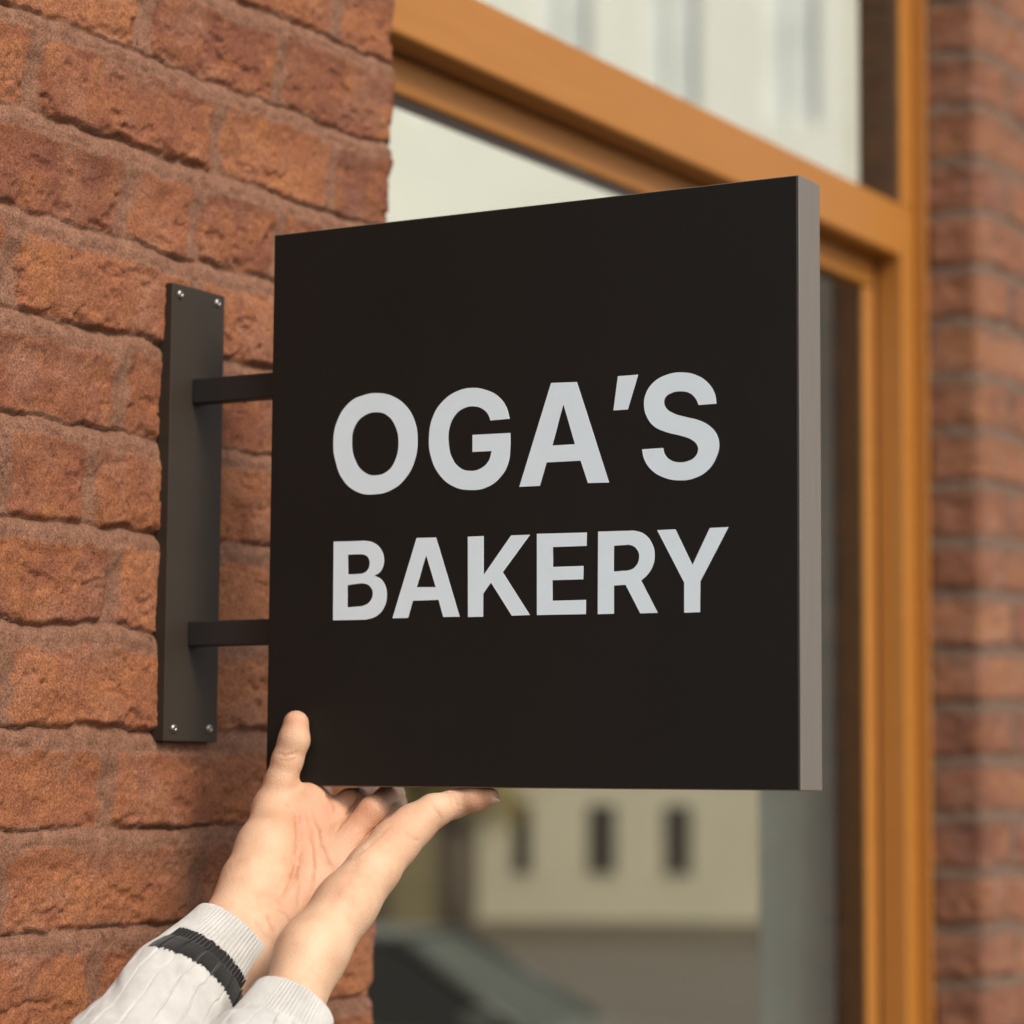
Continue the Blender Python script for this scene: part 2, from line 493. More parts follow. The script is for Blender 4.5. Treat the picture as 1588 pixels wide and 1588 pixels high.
rpier = empty('brick_pier', (0, 2.6, GROUND), 'blurred reddish brick pier to the right of the orange window frame', 'brick wall')
sr = spans((-0.098, 0.55, 0.004), (0.55, 2.3, 0.02))
zr = spans((GROUND - 0.12, -0.4, 0.012), (-0.4, 1.6, 0.004), (1.6, 2.2, 0.012))
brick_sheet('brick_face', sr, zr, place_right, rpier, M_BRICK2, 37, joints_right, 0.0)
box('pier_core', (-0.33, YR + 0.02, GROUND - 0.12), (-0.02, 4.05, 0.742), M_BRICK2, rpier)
box('pier_core', (-0.158, YR - 0.006, 0.753), (-0.101, 4.05, 2.19), simple_mat('old_dark_brick', (0.12, 0.062, 0.036), 0.9, var=0.3, scale=20), rpier)
M_PLASTER = simple_mat('grey_plaster', (0.50, 0.475, 0.415), 0.85, var=0.10, scale=5, bstr=0.2, bscale=120, bdist=0.001)
box('plaster_reveal', (-0.336, YR - 0.012, GROUND - 0.12), (-0.205, YR + 0.017, 0.742), M_PLASTER, rpier, bevel=0.008, seg=3)

# ------------------------------------------------------------------ timber window
win = empty('shop_window', (-0.12, 1.0, GROUND + 0.2), 'orange varnished timber shop window between the two brick piers', 'window')
YL = 0.30
box('outer_stile', (-0.1345, 1.736, GROUND + 0.2), (-0.097, 1.7835, 0.7895), M_WOOD, win, 0.002)
box('outer_stile', (-0.1020, 1.736, 0.7900), (-0.097, 1.7835, 2.1), M_WOOD, win, 0.0015)
box('outer_stile', (-0.170, YL - 0.0, GROUND + 0.2), (-0.110, YL + 0.06, 2.1), M_WOOD, win, 0.003)
box('lining', (-0.0968, 1.7785, GROUND + 0.2), (-0.079, 1.7865, 2.1), M_WOOD, win, 0.0015)
box('transom', (-0.150, YL + 0.061, 0.717), (-0.0975, 1.7355, 0.790), M_WOOD, win, 0.004)
box('head', (-0.150, YL + 0.061, 2.02), (-0.0975, 1.7355, 2.1), M_WOOD, win, 0.004)
box('bottom_rail', (-0.150, YL + 0.061, GROUND + 0.2), (-0.0975, 1.7355, GROUND + 0.36), M_WOOD, win, 0.004)
sash = box('sash_rail', (-0.172, YL + 0.062, 0.6765), (-0.135, 1.7345, 0.7150), M_WOOD, win, 0.004)
box('sash_stile', (-0.1460, 1.700, GROUND + 0.37), (-0.1355, 1.7350, 0.6760), M_WOOD, win, 0.005)
box('shaded_inner_stile', (-0.200, 1.7358, GROUND + 0.2), (-0.1350, 1.785, 0.7500), M_WOOD_SHADED, win, 0.002)  # added dark strips in place of the shaded frame sides
box('shaded_inner_stile', (-0.160, 1.7358, 0.7905), (-0.1025, 1.785, 2.1), M_WOOD_SHADED, win, 0.002)
box('pane', (-0.144, YL + 0.062, GROUND + 0.37), (-0.140, 1.6995, 0.6762), M_GLASS, win)
box('pane', (-0.108, YL + 0.062, 0.7905), (-0.104, 1.7355, 2.02), M_GLASS, win)

# ------------------------------------------------------------------ the sign
SX0, SX1, ST, SH = 0.0922, 0.5298, 0.0359, 0.42
sign = empty('hanging_sign', (0.0, 0.018, 0.0), "square black projecting sign reading OGA'S BAKERY on a wall bracket", 'sign')
bm = bmesh.new()
add_box(bm, (SX0, 0.0008, 0.0), (SX1, ST, SH), 0.0007, 2)
panel = from_bm('sign_box', bm, M_ALU, sign)
face = box('black_face', (SX0 + 0.0009, -0.0012, 0.0009), (SX1 - 0.0009, 0.004, SH - 0.0009), M_BLACK, sign, 0.0004, 1)
box('black_face', (SX0 + 0.0009, ST - 0.004, 0.0009), (SX1 - 0.0009, ST + 0.0012, SH - 0.0009), M_BLACK, sign, 0.0004, 1)
LETTERS = [[[(0.14997,0.25452,0),(0.15299,0.27182,0),(0.16426,0.28583,0),(0.17724,0.29049,0),(0.18913,0.29108,0),(0.20207,0.28796,0),(0.21391,0.27993,0),(0.22149,0.26859,0),(0.2243,0.25487,0),(0.22237,0.23964,0),(0.21459,0.22652,0),(0.20298,0.2185,0),(0.18695,0.21555,0),(0.1718,0.21817,0),(0.15859,0.22839,0),(0.15237,0.24154,0)],
[(0.16657,0.25543,0),(0.16943,0.26808,0),(0.17747,0.27491,0),(0.18825,0.27681,0),(0.19797,0.27365,0),(0.20504,0.26505,0),(0.20786,0.25309,0),(0.20536,0.24055,0),(0.19852,0.2323,0),(0.18675,0.22972,0),(0.17809,0.23243,0),(0.17038,0.24059,0)]],
[[(0.30281,0.26499,1),(0.29937,0.27451,0),(0.29216,0.28253,0),(0.28288,0.28715,0),(0.27152,0.28952,0),(0.25804,0.2879,0),(0.24662,0.2819,0),(0.23833,0.27207,0),(0.23432,0.2552,0),(0.2366,0.23978,0),(0.24408,0.22684,0),(0.25564,0.21822,0),(0.27017,0.21485,0),(0.28455,0.21638,0),(0.29572,0.22336,0),(0.30175,0.23276,0),(0.30338,0.24505,0),(0.3033,0.2546,1),(0.27154,0.25503,1),(0.27166,0.24254,1),(0.2879,0.24236,1),(0.2854,0.2354,0),(0.27929,0.23039,0),(0.26952,0.22885,0),(0.26069,0.2318,0),(0.25439,0.23883,0),(0.25136,0.24884,0),(0.25205,0.26225,0),(0.25717,0.27091,0),(0.26441,0.27512,0),(0.27216,0.27588,0),(0.27992,0.27352,0),(0.28459,0.26922,0),(0.28668,0.26464,1)]],
[[(0.31114,0.21519,1),(0.33684,0.28872,1),(0.35786,0.28797,1),(0.3842,0.21471,1),(0.36722,0.21516,1),(0.36119,0.23142,1),(0.33357,0.23163,1),(0.32818,0.21505,1)],
[(0.34703,0.27259,1),(0.338,0.24354,1),(0.35657,0.24346,1)]],
[[(0.39088,0.28984,1),(0.40687,0.28988,1),(0.39897,0.26567,1),(0.38743,0.26573,1)]],
[[(0.46795,0.26537,1),(0.46662,0.27246,0),(0.46147,0.28029,0),(0.45321,0.28602,0),(0.4423,0.28894,0),(0.42924,0.28814,0),(0.41873,0.28318,0),(0.41294,0.27551,0),(0.41169,0.268,0),(0.41403,0.25933,0),(0.41985,0.25236,0),(0.4293,0.24784,0),(0.44078,0.24455,0),(0.44908,0.24126,0),(0.45322,0.23728,0),(0.45384,0.23351,0),(0.45116,0.22898,0),(0.44598,0.22664,0),(0.43923,0.22616,0),(0.43246,0.22811,0),(0.42827,0.23209,0),(0.4267,0.23688,1),(0.41018,0.23685,1),(0.41199,0.22967,0),(0.4178,0.22182,0),(0.42725,0.21617,0),(0.43977,0.21349,0),(0.45116,0.21451,0),(0.46146,0.21958,0),(0.46762,0.22763,0),(0.46998,0.23634,0),(0.46814,0.2439,0),(0.4625,0.25029,0),(0.45425,0.25472,0),(0.44389,0.25769,0),(0.43451,0.2609,0),(0.42927,0.26453,0),(0.42749,0.26889,0),(0.42874,0.27259,0),(0.43345,0.27511,0),(0.44075,0.27576,0),(0.44803,0.27368,0),(0.45218,0.26965,0),(0.45425,0.2653,1)]],
[[(0.15181,0.12309,1),(0.15146,0.18181,1),(0.17407,0.18143,0),(0.17983,0.18131,0),(0.18674,0.1797,0),(0.1931,0.17493,0),(0.19604,0.16809,0),(0.19556,0.16186,0),(0.19276,0.15763,0),(0.188,0.15519,1),(0.19398,0.15231,0),(0.19804,0.14643,0),(0.19904,0.13969,0),(0.1971,0.13208,0),(0.19149,0.12599,0),(0.18182,0.12306,0),(0.17609,0.12291,0)],
[(0.1644,0.17162,1),(0.16463,0.15689,1),(0.17328,0.15691,0),(0.17731,0.15716,0),(0.18164,0.15924,0),(0.18374,0.16467,0),(0.18173,0.16946,0),(0.17745,0.17125,0),(0.17307,0.17151,0)],
[(0.1644,0.14887,1),(0.16442,0.13244,1),(0.17307,0.1327,0),(0.17823,0.13315,0),(0.18415,0.13607,0),(0.18681,0.14195,0),(0.18434,0.14731,0),(0.17857,0.1497,0),(0.17339,0.14966,0)]],
[[(0.20425,0.1233,1),(0.2245,0.18171,1),(0.24119,0.18145,1),(0.26208,0.12305,1),(0.24806,0.1232,1),(0.24392,0.13579,1),(0.22192,0.13572,1),(0.21791,0.12326,1)],
[(0.23296,0.16871,1),(0.22494,0.14563,1),(0.24137,0.14515,1)]],
[[(0.269,0.1227,1),(0.26832,0.18096,1),(0.28158,0.18092,1),(0.28184,0.15259,1),(0.3046,0.18049,1),(0.32019,0.18034,1),(0.29779,0.15424,1),(0.3206,0.12285,1),(0.3056,0.12275,1),(0.28809,0.14705,1),(0.28163,0.13927,1),(0.28178,0.12258,1)]],
[[(0.32629,0.12271,1),(0.32589,0.18077,1),(0.36636,0.1801,1),(0.3664,0.17061,1),(0.33904,0.17079,1),(0.33913,0.15661,1),(0.36375,0.15653,1),(0.3638,0.14705,1),(0.33887,0.14717,1),(0.33896,0.13256,1),(0.36596,0.13248,1),(0.366,0.12239,1)]],
[[(0.37547,0.12216,1),(0.37553,0.18038,1),(0.39921,0.17999,0),(0.40486,0.17976,0),(0.41253,0.1769,0),(0.41815,0.17032,0),(0.4202,0.16253,0),(0.41869,0.15442,0),(0.41463,0.14865,0),(0.40975,0.14472,1),(0.42281,0.1219,1),(0.4091,0.12188,1),(0.39748,0.14218,1),(0.38832,0.14191,1),(0.38839,0.12211,1)],
[(0.38822,0.16989,1),(0.38798,0.15178,1),(0.39519,0.15201,0),(0.39981,0.15222,0),(0.40493,0.15442,0),(0.40818,0.16113,0),(0.40622,0.16685,0),(0.4013,0.16986,0),(0.39616,0.17005,0)]],
[[(0.4222,0.17952,1),(0.43635,0.17959,1),(0.44962,0.15428,1),(0.46287,0.17942,1),(0.47702,0.17947,1),(0.4556,0.14286,1),(0.45541,0.12154,1),(0.44324,0.12149,1),(0.44322,0.14234,1)]]]
cu = bpy.data.curves.new('lettering', 'CURVE')
cu.dimensions = '2D'; cu.fill_mode = 'BOTH'; cu.resolution_u = 10; cu.extrude = 0.0002
for glyph in LETTERS:
    for loop in glyph:
        sp = cu.splines.new('BEZIER')
        sp.bezier_points.add(len(loop) - 1)
        for bp, (x, z, corner) in zip(sp.bezier_points, loop):
            bp.co = (x, z, 0)
            bp.handle_left_type = bp.handle_right_type = 'VECTOR' if corner else 'AUTO'
        sp.use_cyclic_u = True
tmp = bpy.data.objects.new('lettering_outline', cu)
COL.objects.link(tmp)
bpy.context.view_layer.update()
me = bpy.data.meshes.new_from_object(tmp.evaluated_get(bpy.context.evaluated_depsgraph_get()))
bpy.data.objects.remove(tmp); bpy.data.curves.remove(cu)
me.materials.clear()
me.transform(Matrix(((1, 0, 0, 0), (0, 0, 1, -0.00125), (0, 1, 0, 0), (0, 0, 0, 1))))
lettering = link_mesh('lettering', me, M_LETTER, face)
lettering.matrix_parent_inverse = Matrix.Translation(sign.location + face.location).inverted() if False else face.matrix_parent_inverse.copy()
lettering.matrix_parent_inverse = Matrix.Identity(4)

# bracket
plate = box('mounting_plate', (-0.004, -0.0162, 0.0335), (0.008, 0.0521, 0.3878), M_BRONZE, sign, 0.0008, 2)
def screw(y, z):
    bm = bmesh.new()
    prof = [(0.0, 0.0012), (0.0011, 0.0014), (0.0013, 0.0022), (0.0028, 0.0017), (0.0036, 0.0006), (0.0038, -0.001)]
    N = 24; rings = []
    for r_, h_ in prof:
        rings.append([bm.verts.new((0.008 + h_, y + r_ * math.cos(2 * math.pi * i / N), z + r_ * math.sin(2 * math.pi * i / N))) for i in range(N)] if r_ > 0
                     else [bm.verts.new((0.008 + h_, y, z))])
    for a, b_ in zip(rings, rings[1:]):
        for i in range(N):
            j = (i + 1) % N
            if len(a) == 1: bm.faces.new((a[0], b_[i], b_[j]))
            else: bm.faces.new((a[i], b_[i], b_[j], a[j]))
    o = from_bm('screw', bm, M_SCREW, plate, True)
    o.matrix_parent_inverse = Matrix.Identity(4)
for y, z in ((-0.0066, 0.3798), (0.0420, 0.3804), (-0.0043, 0.0434), (0.0410, 0.0440)):
    screw(y, z)
for zc in (0.3061, 0.1167):
    bm = bmesh.new()
    add_box(bm, (0.0078, 0.0115, zc - 0.0098), (SX0 + 0.001, 0.0245, zc + 0.0098), 0.0012, 2)
    from_bm('arm', bm, M_STEEL_DARK, sign)

# ------------------------------------------------------------------ hands: a smooth distance field turned into one skin
def cone_sdf(P, a, b_, ra, rb):
    """Distance to a round cone (a tapered limb segment)."""
    ba = b_ - a; l2 = ba @ ba; rr = ra - rb; a2 = l2 - rr * rr; il2 = 1.0 / l2
    pa = P - a; y = pa @ ba; z = y - l2
    t = pa * l2 - y[..., None] * ba
    x2 = np.einsum('...i,...i', t, t); y2 = y * y * l2; z2 = z * z * l2
    k = np.sign(rr) * rr * rr * x2
    c1 = np.sign(z) * a2 * z2 > k; c2 = np.sign(y) * a2 * y2 < k
    d = (np.sqrt(np.maximum(x2 * a2 * il2, 0)) + y * rr) * il2 - ra
    d = np.where(c2, np.sqrt(np.maximum(x2 + y2, 0)) * il2 - ra, d)
    return np.where(c1, np.sqrt(np.maximum(x2 + z2, 0)) * il2 - rb, d)

def smin(a, b_, k):
    h = np.maximum(k - np.abs(a - b_), 0) / k
    return np.minimum(a, b_) - h * h * k * 0.25

class Field:
    def __init__(self, lo, hi, h):
        self.lo = np.array(lo); self.h = h
        self.n = np.ceil((np.array(hi) - self.lo) / h).astype(int) + 1
        self.ax = [self.lo[i] + h * np.arange(self.n[i]) for i in range(3)]
    def blank(self): return np.full(self.n, 0.05, dtype=np.float32)
    def add(self, D, a, b_, ra, rb, k):
        a, b_ = np.asarray(a, float), np.asarray(b_, float)
        pad = max(ra, rb) + k + 0.004
        i0 = np.clip(((np.minimum(a, b_) - pad - self.lo) / self.h).astype(int), 0, self.n - 1)
        i1 = np.clip(((np.maximum(a, b_) + pad - self.lo) / self.h).astype(int) + 2, 1, self.n)
        sl_ = tuple(slice(i0[i], i1[i]) for i in range(3))
        P = np.stack(np.meshgrid(*[self.ax[i][sl_[i]] for i in range(3)], indexing='ij'), -1)
        D[sl_] = smin(D[sl_], cone_sdf(P, a, b_, ra, rb).astype(np.float32), k)

def surface_nets(D, lo, h):
    s = D < 0
    n0, n1, n2 = D.shape
    corners = [(i, j, k) for i in (0, 1) for j in (0, 1) for k in (0, 1)]
    cut = lambda A, c: A[c[0]:n0 - 1 + c[0], c[1]:n1 - 1 + c[1], c[2]:n2 - 1 + c[2]]
    cnt = sum(cut(s, c).astype(np.int8) for c in corners)
    act = (cnt > 0) & (cnt < 8)
    ids = np.argwhere(act)
    vid = np.full(act.shape, -1, dtype=np.int32); vid[act] = np.arange(len(ids))
    acc = np.zeros((len(ids), 3)); num = np.zeros(len(ids))
    for c in corners:
        for ax_ in range(3):
            if c[ax_]: continue
            e = list(c); e[ax_] = 1
            da = D[ids[:, 0] + c[0], ids[:, 1] + c[1], ids[:, 2] + c[2]].astype(float)
            db = D[ids[:, 0] + e[0], ids[:, 1] + e[1], ids[:, 2] + e[2]].astype(float)
            m = (da < 0) != (db < 0)
            t = np.where(m, da / np.where(m, da - db, 1), 0)
            p = np.tile(np.array(c, float), (len(ids), 1)); p[:, ax_] += t
            acc[m] += p[m]; num[m] += 1
    V = (ids + acc / num[:, None]) * h + lo
    F = []
    for ax_ in range(3):
        o1, o2 = [a for a in range(3) if a != ax_]
        sa = s.take(np.arange(s.shape[ax_] - 1), ax_); sb = s.take(np.arange(1, s.shape[ax_]), ax_)
        cr = np.argwhere(sa != sb)
        cr = cr[(cr[:, o1] > 0) & (cr[:, o2] > 0) & (cr[:, o1] < D.shape[o1] - 1) & (cr[:, o2] < D.shape[o2] - 1)]
        q = []
        for d1, d2 in ((-1, -1), (0, -1), (0, 0), (-1, 0)):
            c = cr.copy(); c[:, o1] += d1; c[:, o2] += d2
            q.append(vid[c[:, 0], c[:, 1], c[:, 2]])
        q = np.stack(q, -1)
        inside_first = s[cr[:, 0], cr[:, 1], cr[:, 2]]
        flip = inside_first if ax_ != 1 else ~inside_first
        q[~flip] = q[~flip][:, ::-1]
        F.append(q)
    return V, np.concatenate(F)

def relax(V, F, it=4, lam=0.5):
    E = np.concatenate([F[:, [0, 1]], F[:, [1, 2]], F[:, [2, 3]], F[:, [3, 0]]])
    for k in range(it):
        for f in (lam, -lam * 0.9) if it > 1 else (lam,):
            S_ = np.zeros_like(V); C_ = np.zeros(len(V))
            np.add.at(S_, E[:, 0], V[E[:, 1]]); np.add.at(C_, E[:, 0], 1)
            np.add.at(S_, E[:, 1], V[E[:, 0]]); np.add.at(C_, E[:, 1], 1)
            V = V + f * (S_ / np.maximum(C_, 1)[:, None] - V)
    return V

def vert_normals(V, F):
    n = np.cross(V[F[:, 2]] - V[F[:, 0]], V[F[:, 3]] - V[F[:, 1]])
    N = np.zeros_like(V)
    for i in range(4): np.add.at(N, F[:, i], n)
    return N / np.maximum(np.linalg.norm(N, axis=1), 1e-12)[:, None]

def seg_dist(P, line):
    d = np.full(len(P), 1e9)
    for a, b_ in zip(line, line[1:]):
        a, b_ = np.array(a, float), np.array(b_, float)
        t = np.clip(((P - a) @ (b_ - a)) / ((b_ - a) @ (b_ - a)), 0, 1)
        d = np.minimum(d, np.linalg.norm(P - (a + t[:, None] * (b_ - a)), axis=1))
    return d

def build_hand(palm, fingers, h=0.0011, creases=(), flush=()):
    pts = [p for a, b_, _, _, _ in palm for p in (a, b_)] + [p for ch in fingers for p, _ in ch]
    lo = np.min(pts, 0) - 0.036; hi = np.max(pts, 0) + 0.036
    Fd = Field(lo, hi, h)
    D = Fd.blank()
    for a, b_, ra, rb, k in palm: Fd.add(D, a, b_, ra, rb, k)
    out = D.copy()
    for ch in fingers:
        G = Fd.blank()
        for (p, rp), (q, rq) in zip(ch, ch[1:]): Fd.add(G, p, q, rp, rq, 0.0045)
        out = np.minimum(out, smin(D, G, 0.0075))
    V, F = surface_nets(out, lo, h)
    V = relax(V, F, 5)
    N = vert_normals(V, F)
    facing = np.einsum('ij,ij->i', N, CAM - V) > 0
    px = project(V)
    crease = np.zeros(len(V)); fl = np.zeros(len(V))
    for line, width, depth in creases:
        L0, L1 = np.array(line[0], float), np.array(line[-1], float)
        run = np.clip((px - L0) @ (L1 - L0) / ((L1 - L0) @ (L1 - L0)), 0, 1)
        wob = np.stack([fbm(px[:, 0] / 14, px[:, 1] / 14, 5, 2), fbm(px[:, 0] / 14, px[:, 1] / 14, 9, 2)], -1) * 2.6
        g = np.exp(-(seg_dist(px + wob, line) / (width * (0.55 + 0.55 * np.sin(math.pi * (0.12 + 0.76 * run))))) ** 2) * facing
        g = g * sstep(0.0, 0.16, run + 0.03) * sstep(1.0, 0.80, run - 0.03) * (0.75 + 0.25 * fbm(px[:, 0] / 9, px[:, 1] / 9, 3, 2))
        V = V - N * (g * depth)[:, None]
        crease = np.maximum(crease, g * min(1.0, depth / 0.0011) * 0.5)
    for (cx, cy), rad, amt in flush:
        fl = np.maximum(fl, amt * np.exp(-(np.linalg.norm(px - (cx, cy), axis=1) / rad) ** 2))
    return V, F, crease, fl

A = at_depth; Y = at_y
# ---- left hand: palm to the viewer, thumb up the front of the sign, fingers flat under it
wl_, wr_ = A(363, 1434, 1.925), A(402, 1462, 1.925)
fl_, fr_ = A(270, 1535, 1.872), A(312, 1570, 1.872)
t_base = A(392, 1385, 1.950); t_mid = A(412, 1318, 1.978)
t_mcp = Y(424, 1256, -0.0175); t_ip = Y(446, 1178, -0.0128); t_tip = Y(459, 1122, -0.0105)
iM, mM, rM, pM = Y(480, 1248, 0.002), Y(516, 1276, 0.004), Y(538, 1308, -0.003), Y(545, 1343, -0.004)
left_palm = [
    (fl_, wl_, .0235, .0185, .02), (fr_, wr_, .0230, .0185, .02),
    (wl_, A(388, 1370, 1.955), .0190, .0205, .018), (wr_, A(432, 1400, 1.955), .0175, .017, .018),
    (t_base, t_mid, .0195, .0195, .016), (t_mid, t_mcp, .0190, .0152, .014),
    (A(398, 1425, 1.945), iM, .0155, .0128, .014), (A(404, 1435, 1.945), mM, .0150, .0125, .014),
    (A(410, 1445, 1.942), rM, .0150, .0125, .014), (A(416, 1452, 1.938), pM, .0155, .0125, .014),
    (t_mid, iM, .012, .011, .016), (t_mcp, iM, .0085, .0095, .010),
]
left_fingers = [
    [(t_mcp, .0145), (Y(436, 1212, -0.0150), .0117), (t_ip, .0111), (Y(456, 1148, -0.0118), .0111), (t_tip, .0096)],
    [(iM, .0125), (Y(486, 1242, 0.022), .0108), (Y(488, 1236, 0.050), .0096), (Y(497, 1229, 0.072), .0090)],
    [(mM, .0122), (Y(543, 1246, 0.022), .0106), (Y(568, 1238, 0.052), .0097), (Y(584, 1230, 0.076), .0088)],
    [(rM, .0118), (Y(579, 1257, 0.010), .0106), (Y(600, 1241, 0.036), .0098), (Y(611, 1232, 0.060), .0088)],
    [(pM, .0112), (Y(584, 1300, 0.018), .0092), (Y(600, 1275, 0.034), .0086), (Y(606, 1258, 0.048), .0078)],
]
left_creases = [
    ([(456, 1246), (466, 1280), (462, 1330), (452, 1372), (436, 1400)], 4.4, 0.0024), ([(458, 1250), (468, 1290), (464, 1335), (452, 1380)], 13, 0.0012),      # life line
    ([(476, 1256), (482, 1300), (489, 1345), (485, 1385)], 2.8, 0.0015),
    ([(486, 1255), (497, 1310), (510, 1338), (520, 1352)], 2.8, 0.0014),
    ([(459, 1335), (462, 1380), (461, 1410)], 2.4, 0.0010),
    ([(413, 1418), (420, 1428), (428, 1448)], 2.6, 0.0010), ([(430, 1408), (446, 1420), (455, 1432)], 2.2, 0.0008), ([(392, 1425), (404, 1438), (414, 1455)], 2.2, 0.0007),
    ([(427, 1170), (445, 1173), (464, 1166)], 2.4, 0.0008), ([(430, 1178), (446, 1181), (460, 1177)], 2.0, 0.0005),
    ([(440, 1247), (452, 1250)], 2.5, 0.0007),
]
left_creases += [([(520, 1292), (537, 1264), (565, 1230)], 2.8, 0.0016), ([(549, 1316), (580, 1288), (612, 1262)], 2.6, 0.0012), ([(506, 1228), (514, 1246), (519, 1262)], 2.6, 0.0012)]
left_flush = [((500, 1260), 60, .8), ((470, 1390), 45, .55), ((458, 1115), 20, .6), ((560, 1260), 50, .8)]

# ---- right hand: crossing in front, seen along its thumb edge, thumb under the sign
q = lambda x, y, d: A(x, y, d)
right_palm = [
    (q(438, 1590, 1.805), q(478, 1478, 1.845), .0180, .0170, .02), (q(444, 1592, 1.818), q(485, 1482, 1.865), .0180, .0170, .02),
    (q(478, 1478, 1.845), q(535, 1403, 1.885), .0170, .0165, .02), (q(485, 1482, 1.865), q(540, 1400, 1.905), .0170, .0160, .02),
    (q(535, 1403, 1.885), q(580, 1347, 1.915), .0172, .0160, .016), (q(580, 1347, 1.915), q(611, 1309, 1.935), .0160, .0150, .014),
    (q(611, 1309, 1.935), q(640, 1281, 1.948), .0150, .0142, .012),
    (q(540, 1400, 1.905), q(612, 1300, 1.985), .0155, .0120, .014), (q(540, 1402, 1.915), q(606, 1300, 2.010), .0150, .0115, .014),
    (q(540, 1405, 1.925), q(600, 1308, 2.028), .0150, .0110, .014), (q(540, 1410, 1.930), q(592, 1322, 2.040), .0150, .0105, .014),
]
right_fingers = [
    [(q(640, 1281, 1.948), .0140), (q(672, 1258, 1.956), .0118), (Y(706, 1246, 0.006), .0098), (Y(738, 1239, 0.009), .0084), (Y(761, 1235, 0.010), .0060)],
    [(q(612, 1300, 1.985), .0112), (q(613, 1268, 2.015), .0095), (q(611, 1246, 2.045), .0090), (q(606, 1234, 2.075), .0082)],
    [(q(606, 1300, 2.010), .0110), (q(606, 1272, 2.040), .0094), (q(603, 1250, 2.070), .0090), (q(598, 1236, 2.095), .0082)],
    [(q(600, 1308, 2.028), .0106), (q(600, 1278, 2.060), .0092), (q(597, 1255, 2.090), .0086), (q(593, 1240, 2.115), .0078)],
    [(q(592, 1322, 2.040), .0096), (q(594, 1295, 2.070), .0082), (q(592, 1275, 2.095), .0076), (q(590, 1262, 2.115), .0068)],
]
right_creases = [([(549, 1330), (566, 1318), (590, 1296), (612, 1272)], 2.2, 0.0005), ([(628, 1290), (640, 1300), (652, 1303)], 2.4, 0.0008), ([(668, 1246), (678, 1258), (684, 1272)], 2.2, 0.0006),
                 ([(690, 1226), (700, 1240), (704, 1256)], 2.4, 0.0007), ([(697, 1226), (706, 1240), (710, 1254)], 2.0, 0.0005), ([(560, 1330), (540, 1365), (505, 1410)], 9, 0.0006)]
right_flush = [((620, 1285), 40, .5), ((745, 1236), 30, .7)]

person = empty('person', tuple(A(420, 1460, 1.9)), 'person reaching up with both hands to hold the lower corner of the sign', 'person')
V1, F1, c1, f1 = build_hand(left_palm, left_fingers, creases=left_creases, flush=left_flush)
V2, F2, c2, f2 = build_hand(right_palm, right_fingers, creases=right_creases, flush=right_flush)
hands = mesh_np('hands', np.concatenate([V1, V2]) - np.array(person.location), np.concatenate([F1, F2 + len(V1)]), M_SKIN)
hands.parent = person
set_attr(hands, 'crease', np.concatenate([c1, c2])); set_attr(hands, 'flush', np.concatenate([f1, f2]))

# thumb nail of the right hand
n_t = Y(761, 1235, 0.010) - Y(738, 1239, 0.009); n_t /= np.linalg.norm(n_t)
n_n = CAM - Y(761, 1235, 0.010); n_n = n_n / np.linalg.norm(n_n) * 0.45 - UP * 0.75 + RT * 0.15
n_n -= (n_n @ n_t) * n_t; n_n /= np.linalg.norm(n_n); n_s = np.cross(n_t, n_n)
bmn = bmesh.new(); bmesh.ops.create_uvsphere(bmn, u_segments=24, v_segments=14, radius=1.0)
nc = Y(762, 1235.2, 0.010) + n_n * 0.0042
for v in bmn.verts:
    a_, b2_, h_ = v.co.x, v.co.y, v.co.z
    w3 = nc + n_t * (0.0062 * a_ + 0.0010) + n_s * 0.0046 * b2_ + n_n * (0.0012 * h_ - 0.0022 * b2_ * b2_)
    v.co = Vector(w3 - np.array(person.location))
nail = from_bm('fingernail', bmn, M_NAIL, None, True); nail.parent = hands

